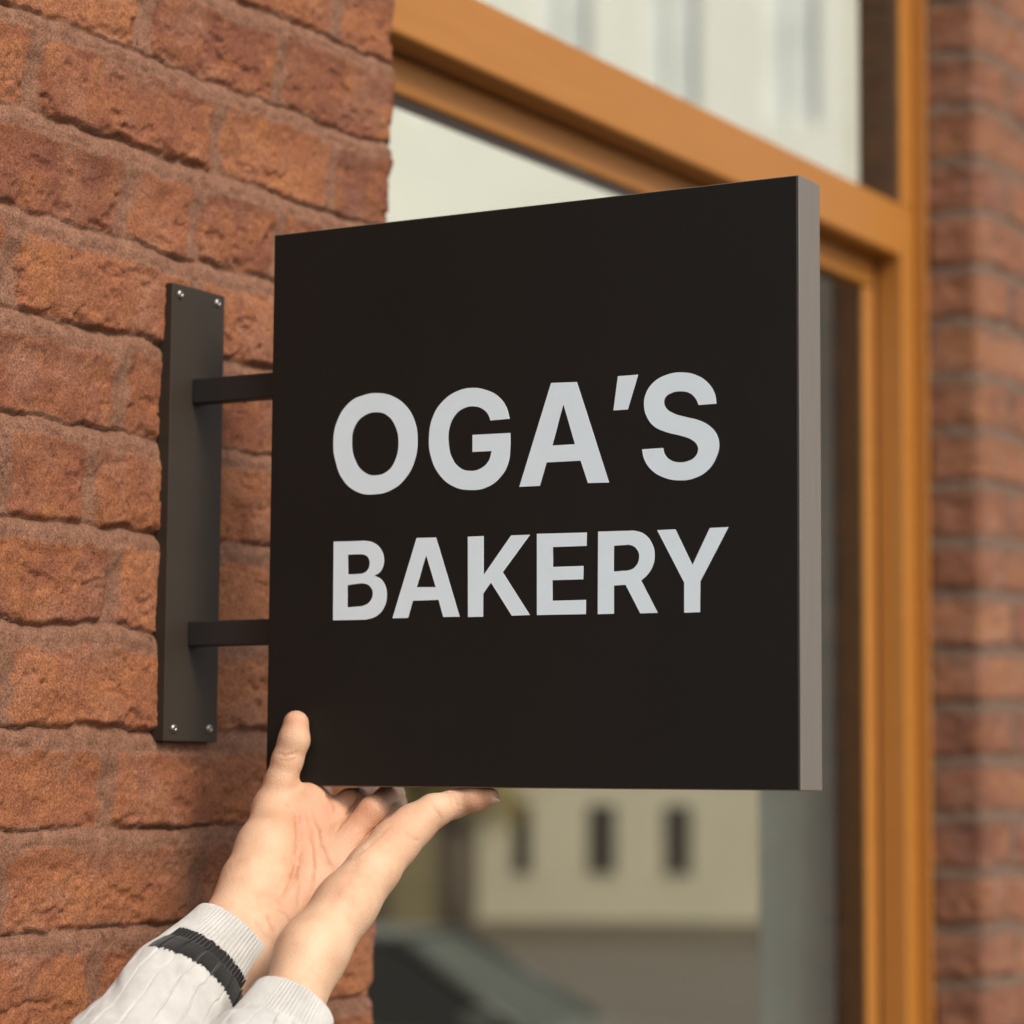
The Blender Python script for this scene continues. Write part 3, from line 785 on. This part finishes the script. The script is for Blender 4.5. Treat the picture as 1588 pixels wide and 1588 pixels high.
# ---- knitted sleeves
def sleeve(name, path, mat, label, M=720, step=0.0011, rib_len=0.045, seed=5, squash=0.86):
    """path: (point, radius) from the cuff mouth back along the arm."""
    P = np.array([p for p, _ in path]); r_ = np.array([r for _, r in path])
    seg = np.linalg.norm(np.diff(P, axis=0), axis=1); T = np.concatenate([[0], np.cumsum(seg)])
    n = int(T[-1] / step)
    t = np.linspace(0, T[-1], n)
    def smooth_interp(vals):
        x = np.interp(t, T, vals)
        k = max(3, int(0.03 / step)) | 1
        xp = np.concatenate([2 * x[0] - x[1:k][::-1], x, 2 * x[-1] - x[-k:-1][::-1]])
        w = np.hanning(k + 2)[1:-1]; w /= w.sum()
        return np.convolve(xp, w, 'same')[k - 1:k - 1 + n]
    C = np.stack([smooth_interp(P[:, i]) for i in range(3)], -1); rad = smooth_interp(r_)
    tan = np.gradient(C, axis=0); tan /= np.linalg.norm(tan, axis=1)[:, None]
    tocam = CAM - C; e2 = tocam - np.einsum('ij,ij->i', tocam, tan)[:, None] * tan
    e2 /= np.linalg.norm(e2, axis=1)[:, None]
    e1 = np.cross(e2, tan)                       # u = 0.5 faces the camera, u grows towards the lower right
    if e1[0] @ RT < 0: e1 = -e1
    u = np.arange(M) / M
    th = (u - 0.5) * 2 * math.pi
    U, TT = np.meshgrid(u, t)
    rib = sstep(rib_len + 0.004, rib_len - 0.002, TT)
    body_ = 1 - rib
    disp = rib * 0.0012 * np.abs(np.sin(U * math.pi * 76)) ** 0.8
    disp = disp + body_ * (0.0019 * np.minimum(1, np.abs(np.sin(U * math.pi * 19 + 0.25 * np.sin(TT * 40))) * 4) + 0.0004 * np.abs(np.sin(U * math.pi * 150)))
    # folds
    Uw = np.concatenate([U], 0)
    fold = fbm(np.cos(2 * math.pi * Uw) * 1.6 + 7 + TT * 10, np.sin(2 * math.pi * Uw) * 1.6 + 3 + TT * 16, seed, 3)
    disp = disp + body_ * 0.0050 * fold * sstep(rib_len, rib_len + 0.05, TT) + rib * 0.0008 * fold
    puff = body_ * 0.0030 * sstep(rib_len, rib_len + 0.02, TT)
    lip = np.sqrt(np.clip(1 - (1 - np.clip(TT / 0.0028, 0, 1)) ** 2, 0, 1))
    RR = (rad[:, None] + disp + puff) - (1 - lip) * 0.0028
    ring = RR[..., None] * (np.cos(th)[None, :, None] * e2[:, None, :] * squash + np.sin(th)[None, :, None] * e1[:, None, :])
    V = C[:, None, :] + ring
    # turn the mouth of the cuff inwards
    inner = []
    for d_, dr in ((0.0004, 0.0042), (0.004, 0.0048), (0.016, 0.0048)):
        i = int(d_ / step)
        rr = rad[i] - dr
        inner.append(C[i] + rr * (np.cos(th)[:, None] * e2[i] * squash + np.sin(th)[:, None] * e1[i]))
    V = np.concatenate([np.array(inner[::-1]), V], 0)
    vv = np.concatenate([[0, 0, 0], t])
    nr = V.shape[0]
    idx = np.arange(nr * M).reshape(nr, M)
    nx = np.roll(idx, -1, axis=1)
    F = np.stack([idx[:-1], nx[:-1], nx[1:], idx[1:]], -1).reshape(-1, 4)
    o = mesh_np(name, V.reshape(-1, 3) - np.array(person.location), F, mat)
    o.parent = person
    uvl = o.data.uv_layers.new(name='UVMap')
    uu = np.concatenate([np.tile(u, nr - 1).reshape(nr - 1, M)[..., None], np.tile(np.append(u[1:], 1.0), nr - 1).reshape(nr - 1, M)[..., None],
                         np.tile(np.append(u[1:], 1.0), nr - 1).reshape(nr - 1, M)[..., None], np.tile(u, nr - 1).reshape(nr - 1, M)[..., None]], -1)
    va = np.repeat(vv[:-1], M).reshape(nr - 1, M); vb = np.repeat(vv[1:], M).reshape(nr - 1, M)
    vvv = np.stack([va, va, vb, vb], -1)
    uvl.data.foreach_set('uv', np.stack([uu, vvv], -1).astype(np.float32).ravel())
    tag(o, label)
    return o
sleeve('sweater_sleeve', [(A(365, 1449, 1.918), .0312), (A(338, 1480, 1.907), .0335), (A(302, 1520, 1.888), .0385), (A(262, 1570, 1.86), .0395),
                          (A(232, 1618, 1.825), .0405), (A(150, 1740, 1.73), .0460), (A(30, 1960, 1.58), .052)],
       knit_material(True), 'pale grey knit sleeve with a black stripe above its ribbed cuff')
sleeve('sweater_sleeve', [(A(459, 1556, 1.822), .0285), (A(438, 1590, 1.810), .0305), (A(408, 1640, 1.79), .0350), (A(360, 1710, 1.74), .0420),
                          (A(270, 1850, 1.62), .050), (A(160, 2050, 1.52), .058)],
       knit_material(False), 'plain pale grey knit sleeve in front', seed=9, rib_len=0.030, squash=0.95)

# ------------------------------------------------------------------ the street beyond the glass
FH = np.array([FW[0], FW[1], 0]); FH /= np.linalg.norm(FH)
RH = np.array([FH[1], -FH[0], 0])
ANG = math.atan2(RH[1], RH[0])

def street_root(name, px, dist, label, cat, turn=0.0, z=GROUND - 0.13, group=None):
    """An empty at the foot of a far thing, its local x to the right and local y away from the shop."""
    p = CAM + FH * dist + RH * ((px - 794) / FPX * dist)
    o = empty(name, (p[0], p[1], z), label, cat, group)
    o.rotation_euler.z = ANG + turn
    return o

def sub(name, bm, mat, root, smooth=False):
    o = from_bm(name, bm, mat, None, smooth)
    o.parent = root
    return o

def sub_box(name, lo, hi, mat, root, bevel=0.0):
    return sub(name, add_box(bmesh.new(), lo, hi, bevel), mat, root)

# cream building, 34 m away, facing the shop
DB = 40.0
def bx_(px): return (px - 960) / FPX * DB
def bz_(py): return (1194 - py) / FPX * DB + 2.2 + 0.13
M_FACADE_SHADED = simple_mat('facade_render_shaded', (0.35, 0.312, 0.228), 0.9, var=0.08, scale=0.5, bstr=0.2, bscale=20, bdist=0.01)  # ground floor: shade put into a darker wall colour
M_FACADE_SUNLIT = simple_mat('facade_render_sunlit', (0.69, 0.68, 0.61), 0.9, var=0.06, scale=0.4, bstr=0.2, bscale=20, bdist=0.01)  # upper floors: sunlight and haze put into a paler wall colour
M_DARKPANE = simple_mat('dark_window', (0.030, 0.024, 0.016), 0.2, var=0.2, scale=1, bstr=0)
M_PALEPANE = simple_mat('curtained_window', (0.66, 0.675, 0.66), 0.6, var=0.15, scale=0.9, bstr=0)
M_TRIM = simple_mat('stone_trim', (0.62, 0.60, 0.53), 0.85, var=0.08, scale=1, bstr=0.1, bscale=30)
M_PLINTH = simple_mat('dark_plinth', (0.10, 0.078, 0.052), 0.9, var=0.15, scale=1, bstr=0.2, bscale=30, bdist=0.01)
M_BROWNWALL = simple_mat('brown_boarding', (0.062, 0.042, 0.022), 0.85, var=0.3, scale=1.2, bstr=0.2, bscale=20, bdist=0.01)
bld = street_root('cream_building', 960, DB, 'cream building across the street with three small dark windows low down', 'building')

def wall_with_holes(x0, x1, z0, z1, holes, depth=0.22):
    """Front wall (local y = 0 facing -y) with rectangular window reveals."""
    bm = bmesh.new()
    xs = sorted({x0, x1} | {h_[0] for h_ in holes} | {h_[1] for h_ in holes})
    zs = sorted({z0, z1} | {h_[2] for h_ in holes} | {h_[3] for h_ in holes})
    inh = lambda xm, zm: any(a < xm < b_ and c < zm < d for a, b_, c, d in holes)
    for xa, xb in zip(xs, xs[1:]):
        for za, zb in zip(zs, zs[1:]):
            if not inh((xa + xb) / 2, (za + zb) / 2):
                bm.faces.new([bm.verts.new(p) for p in ((xa, 0, za), (xb, 0, za), (xb, 0, zb), (xa, 0, zb))])
    for a, b_, c, d in holes:
        for q4 in (((a, 0, c), (a, depth, c), (a, depth, d), (a, 0, d)), ((b_, 0, c), (b_, 0, d), (b_, depth, d), (b_, depth, c)),
                   ((a, 0, d), (a, depth, d), (b_, depth, d), (b_, 0, d)), ((a, 0, c), (b_, 0, c), (b_, depth, c), (a, depth, c))):
            bm.faces.new([bm.verts.new(p) for p in q4])
    for q4 in (((x0, 0, z0), (x0, 0, z1), (x0, 9, z1), (x0, 9, z0)), ((x1, 0, z0), (x1, 9, z0), (x1, 9, z1), (x1, 0, z1)),
               ((x0, 0, z1), (x1, 0, z1), (x1, 9, z1), (x0, 9, z1)), ((x0, 9, z0), (x0, 9, z1), (x1, 9, z1), (x1, 9, z0))):
        bm.faces.new([bm.verts.new(p) for p in q4])
    bmesh.ops.remove_doubles(bm, verts=bm.verts, dist=0.0005)
    return bm

low_holes = [(bx_(cx) - w / 2, bx_(cx) + w / 2, bz_(1338), bz_(1232)) for cx, w in ((812, 0.28), (935, 0.42), (1052, 0.42))]
Z1 = bz_(760)
XL, XR = bx_(560), bx_(1560)
sub('ground_floor_wall', wall_with_holes(XL, XR, 0.30, Z1, low_holes), M_FACADE_SHADED, bld)
up_holes = []
for i, cx in enumerate((668, 868, 1040, 1230, 1420)):
    for za, zb in ((640, 380), (160, -120), (-420, -700)):
        up_holes.append((bx_(cx) - 0.42, bx_(cx) + 0.42, bz_(za), bz_(zb)))
sub('upper_wall', wall_with_holes(XL - 0.02, XR + 0.02, Z1 + 0.2, 20.5, up_holes), M_FACADE_SUNLIT, bld)
sub_box('string_course', (XL - 0.06, -0.10, Z1), (XR + 0.06, 9, Z1 + 0.2), M_TRIM, bld, 0.03)
sub_box('plinth', (XL - 0.05, -0.05, 0.0), (XR + 0.05, 9, 0.30), M_PLINTH, bld, 0.02)
sub_box('cornice', (XL - 0.4, -0.4, 20.5), (XR + 0.4, 9.4, 21.0), M_TRIM, bld, 0.06)
for a, b_, c, d in low_holes:
    w_ = sub_box('window', (a, 0.14, c), (b_, 0.18, d), M_DARKPANE, bld)
    sub_box('sill', (a - 0.05, -0.03, c - 0.05), (b_ + 0.05, 0.12, c - 0.002), M_FACADE_SHADED, w_)
for a, b_, c, d in up_holes:
    w_ = sub_box('window', (a, 0.15, c), (b_, 0.19, d), M_PALEPANE, bld)
    bmw = bmesh.new()
    add_box(bmw, (a, 0.08, c), (a + 0.06, 0.149, d)); add_box(bmw, (b_ - 0.06, 0.08, c), (b_, 0.149, d))
    add_box(bmw, ((a + b_) / 2 - 0.03, 0.08, c + 0.061), ((a + b_) / 2 + 0.03, 0.149, d - 0.061))
    add_box(bmw, (a + 0.061, 0.08, c), (b_ - 0.061, 0.149, c + 0.06)); add_box(bmw, (a + 0.061, 0.08, d - 0.06), (b_ - 0.061, 0.149, d))
    sub('window_frame', bmw, M_TRIM, w_)

# low brown outbuilding left of it, 31 m away
shed = street_root('garage', 600, 36.5, 'low dark brown boarded garage left of the cream building', 'garage')
sx = lambda px: (px - 600) / FPX * 36.5
bmw = bmesh.new()
add_box(bmw, (sx(420), 0, 0), (sx(742), 2.4, 3.4), 0.02)
for i in range(24):
    x = sx(420) + 0.06 + i * 0.098
    if x + 0.08 < sx(742): add_box(bmw, (x, -0.02, 0.05), (x + 0.08, -0.001, 3.3))
sub('boarded_wall', bmw, M_BROWNWALL, shed)
sub_box('roof', (sx(410), -0.25, 3.401), (sx(752), 2.6, 3.55), M_PLINTH, shed, 0.02)
sub_box('door', (sx(610), -0.05, 0.02), (sx(680), -0.0205, 2.1), simple_mat('olive_door', (0.11, 0.085, 0.035), 0.7, var=0.2, scale=2), shed, 0.01)

# small yellow-leaved tree in front of the garage
rng = np.random.default_rng(4)
tree = street_root('street_tree', 716, 32.0, 'small tree with yellowing leaves and dark trunk by the garage', 'tree')
M_BARK = simple_mat('dark_bark', (0.060, 0.042, 0.026), 0.95, var=0.3, scale=8, bstr=0.5, bscale=40, bdist=0.02)
def limb(bm, p, q_, ra, rb, N=9):
    p, q_ = Vector(p), Vector(q_); d = (q_ - p).normalized(); a = d.orthogonal().normalized(); b_ = d.cross(a)
    r1 = [bm.verts.new(p + ra * (math.cos(2 * math.pi * i / N) * a + math.sin(2 * math.pi * i / N) * b_)) for i in range(N)]
    r2 = [bm.verts.new(q_ + rb * (math.cos(2 * math.pi * i / N) * a + math.sin(2 * math.pi * i / N) * b_)) for i in range(N)]
    for i in range(N): bm.faces.new((r1[i], r1[(i + 1) % N], r2[(i + 1) % N], r2[i]))
    bm.faces.new(r1[::-1]); bm.faces.new(r2)
bmt = bmesh.new()
limb(bmt, (0, 0, -0.05), (0.02, 0, 0.25), 0.24, 0.17); limb(bmt, (0.02, 0, 0.25), (-0.03, 0.02, 1.7), 0.17, 0.14)
limb(bmt, (-0.03, 0.02, 1.7), (-0.25, 0, 2.9), 0.13, 0.06)
tips = []
for k in range(9):
    a = k * 2.4; z0 = 1.5 + 0.14 * k; e = (-0.2 + 0.62 * math.cos(a), 0.55 * math.sin(a), z0 + 0.55 + 0.08 * (k % 3))
    limb(bmt, (-0.04 - 0.02 * k, 0, z0), e, 0.05, 0.015, 7); tips.append(e)
sub('trunk', bmt, M_BARK, tree, True)
M_LEAF = simple_mat('yellow_green_leaf', (0.20, 0.145, 0.022), 0.6, var=0.5, scale=5, bstr=0)
NL = 5200
cen = np.array(tips + [(-0.3, 0, 2.9), (-0.4, 0, 2.3), (-0.15, 0.1, 3.3)])
c_ = cen[rng.integers(0, len(cen), NL)] + rng.normal(0, 0.19, (NL, 3)) * (1, 1, 0.85)
d1 = rng.normal(size=(NL, 3)); d1 /= np.linalg.norm(d1, axis=1)[:, None]
d2 = np.cross(d1, rng.normal(size=(NL, 3))); d2 /= np.linalg.norm(d2, axis=1)[:, None]
sz = rng.uniform(0.03, 0.055, (NL, 1))
LV = np.stack([c_ - d1 * sz, c_ + d2 * sz * .55, c_ + d1 * sz, c_ - d2 * sz * .55], 1).reshape(-1, 3)
crown = mesh_np('crown', LV, np.arange(NL * 4).reshape(-1, 4), M_LEAF, None, False)
crown.parent = tree

# dark parked car on the near side of the street
M_PAINT = simple_mat('dark_grey_green_paint', (0.040, 0.040, 0.032), 0.4, 0.0, var=0.05, scale=1, bstr=0)
M_CARGLASS = simple_mat('dark_car_glass', (0.010, 0.009, 0.007), 0.3, var=0.1, scale=1, bstr=0, spec=0.2)
M_WSCREEN = simple_mat('reflective_windscreen', (0.030, 0.037, 0.028), 0.4, var=0.1, scale=1, bstr=0, spec=0.2)
M_TYRE = simple_mat('tyre_rubber', (0.02, 0.02, 0.02), 0.8, var=0.1, scale=5, bstr=0)
M_RIM = simple_mat('alloy_rim', (0.45, 0.45, 0.45), 0.35, 0.9, var=0.05, scale=5, bstr=0)
M_LAMP = simple_mat('headlight_lens', (0.75, 0.75, 0.70), 0.15, var=0.05, scale=5, bstr=0)
car = street_root('parked_car', 858, 15.6, 'dark grey parked car low behind the glass left of the plastered jamb', 'car', turn=R(-14))
# local x: nose to the right (origin below the base of the windscreen), y away
def loft(bm, secs, N=None):
    rings = [[bm.verts.new(p) for p in s_] for s_ in secs]
    for a, b_ in zip(rings, rings[1:]):
        for i in range(len(a)):
            j = (i + 1) % len(a)
            bm.faces.new((a[i], a[j], b_[j], b_[i]))
    bm.faces.new(rings[0][::-1]); bm.faces.new(rings[-1])
def car_sec(x, hw, z0, z1, tum=0.92):
    return [(x, -hw * .96, z0), (x, -hw, z0 + .18), (x, -hw, (z0 + z1) / 2), (x, -hw * tum, z1), (x, -hw * .5, z1 + .03), (x, hw * .5, z1 + .03),
            (x, hw * tum, z1), (x, hw, (z0 + z1) / 2), (x, hw, z0 + .18), (x, hw * .96, z0)]
bmc = bmesh.new()
loft(bmc, [car_sec(-3.05, .72, .42, .88), car_sec(-2.9, .84, .28, .98), car_sec(-2.2, .88, .22, 1.00), car_sec(-.9, .89, .22, .98), car_sec(.0, .89, .22, .95),
           car_sec(.55, .86, .24, .88), car_sec(.98, .78, .30, .76), car_sec(1.12, .66, .38, .62)])
body_car = sub('body', bmc, M_PAINT, car, True)
def cab(x, hw, z): return [(x, -hw, z), (x, hw, z)]
bmc = bmesh.new()
g = {'a': (0.10, .80, .955), 'b': (-.72, .60, 1.43), 'c': (-1.75, .60, 1.45), 'd': (-2.55, .78, 1.0)}
pv = {}
for k_, (x, hw, z) in g.items():
    for s_ in (-1, 1): pv[k_, s_] = bmc.verts.new((x, s_ * hw, z))
for q4 in ((('b', -1), ('b', 1), ('c', 1), ('c', -1)),):
    bmc.faces.new([pv[k_] for k_ in q4])
bmesh.ops.delete(bmc, geom=[v for v in bmc.verts if not v.link_faces], context='VERTS')
r_ = bmesh.ops.extrude_face_region(bmc, geom=list(bmc.faces))
for v in [e for e in r_['geom'] if isinstance(e, bmesh.types.BMVert)]: v.co.z += .035
bmesh.ops.bevel(bmc, geom=list(bmc.edges), offset=.012, segments=2, affect='EDGES')
sub('roof', bmc, M_PAINT, car)
def quad_panel(name, pts, mat, th=0.012):
    b2 = bmesh.new(); vs = [b2.verts.new(p) for p in pts]; f = b2.faces.new(vs); b2.normal_update()
    r2 = bmesh.ops.extrude_face_region(b2, geom=[f]); nn = f.normal.copy()
    for v in [e for e in r2['geom'] if isinstance(e, bmesh.types.BMVert)]: v.co += nn * th
    return sub(name, b2, mat, car)
G = g
quad_panel('windscreen', [(G['a'][0], -.76, .955), (G['a'][0], .76, .955), (G['b'][0] + .01, .57, 1.43), (G['b'][0] + .01, -.57, 1.43)], M_WSCREEN)
quad_panel('rear_window', [(G['d'][0], .74, 1.0), (G['d'][0], -.74, 1.0), (G['c'][0] - .01, -.57, 1.45), (G['c'][0] - .01, .57, 1.45)], M_CARGLASS)
for s_ in (-1, 1):
    quad_panel('side_window', [(-.05, s_ * .805, .97), (-1.18, s_ * .815, .985), (-1.18, s_ * .612, 1.42), (-.74, s_ * .607, 1.41)][::s_], M_CARGLASS)
    quad_panel('side_window', [(-1.25, s_ * .815, .985), (-2.40, s_ * .80, 1.0), (-1.80, s_ * .607, 1.43), (-1.25, s_ * .612, 1.42)][::s_], M_CARGLASS)
    for pa, pb, ra in (((.10, s_ * .80, .95), (-.72, s_ * .605, 1.45), .033), ((-1.21, s_ * .83, .97), (-1.21, s_ * .615, 1.44), .03), ((-2.55, s_ * .79, .99), (-1.75, s_ * .605, 1.46), .037)):
        bmp = bmesh.new(); limb(bmp, pa, pb, ra, ra, 8); sub('pillar', bmp, M_PAINT, car, True)
    bmp = bmesh.new(); add_box(bmp, (-.28, s_ * .90 - .09, .98), (-.12, s_ * .90 + .09, 1.10), .03, 3); sub('wing_mirror', bmp, M_PAINT, car)
    bmp = bmesh.new(); add_box(bmp, (.93, s_ * .60 - .14, .58), (1.09, s_ * .60 + .14, .70), .03, 3); sub('headlight', bmp, M_LAMP, car)
    for x in (.35, -2.15):
        bmp = bmesh.new(); Nn = 28; prof = [(.19, -.10), (.29, -.105), (.315, -.08), (.315, .08), (.29, .105), (.19, .10)]
        rings = [[bmp.verts.new((x + r3 * math.cos(2 * math.pi * i / Nn), s_ * .82 + yy, .315 + r3 * math.sin(2 * math.pi * i / Nn))) for i in range(Nn)] for r3, yy in prof]
        for a, b_ in zip(rings, rings[1:] + rings[:1]):
            for i in range(Nn): bmp.faces.new((a[i], a[(i + 1) % Nn], b_[(i + 1) % Nn], b_[i]))
        wh = sub('wheel', bmp, M_TYRE, car, True)
        bmp = bmesh.new()
        for i in range(6):
            a = i * math.pi / 3; limb(bmp, (x, s_ * .90, .315), (x + .19 * math.cos(a), s_ * .90, .315 + .19 * math.sin(a)), .03, .022, 6)
        sub('rim', bmp, M_RIM, wh)
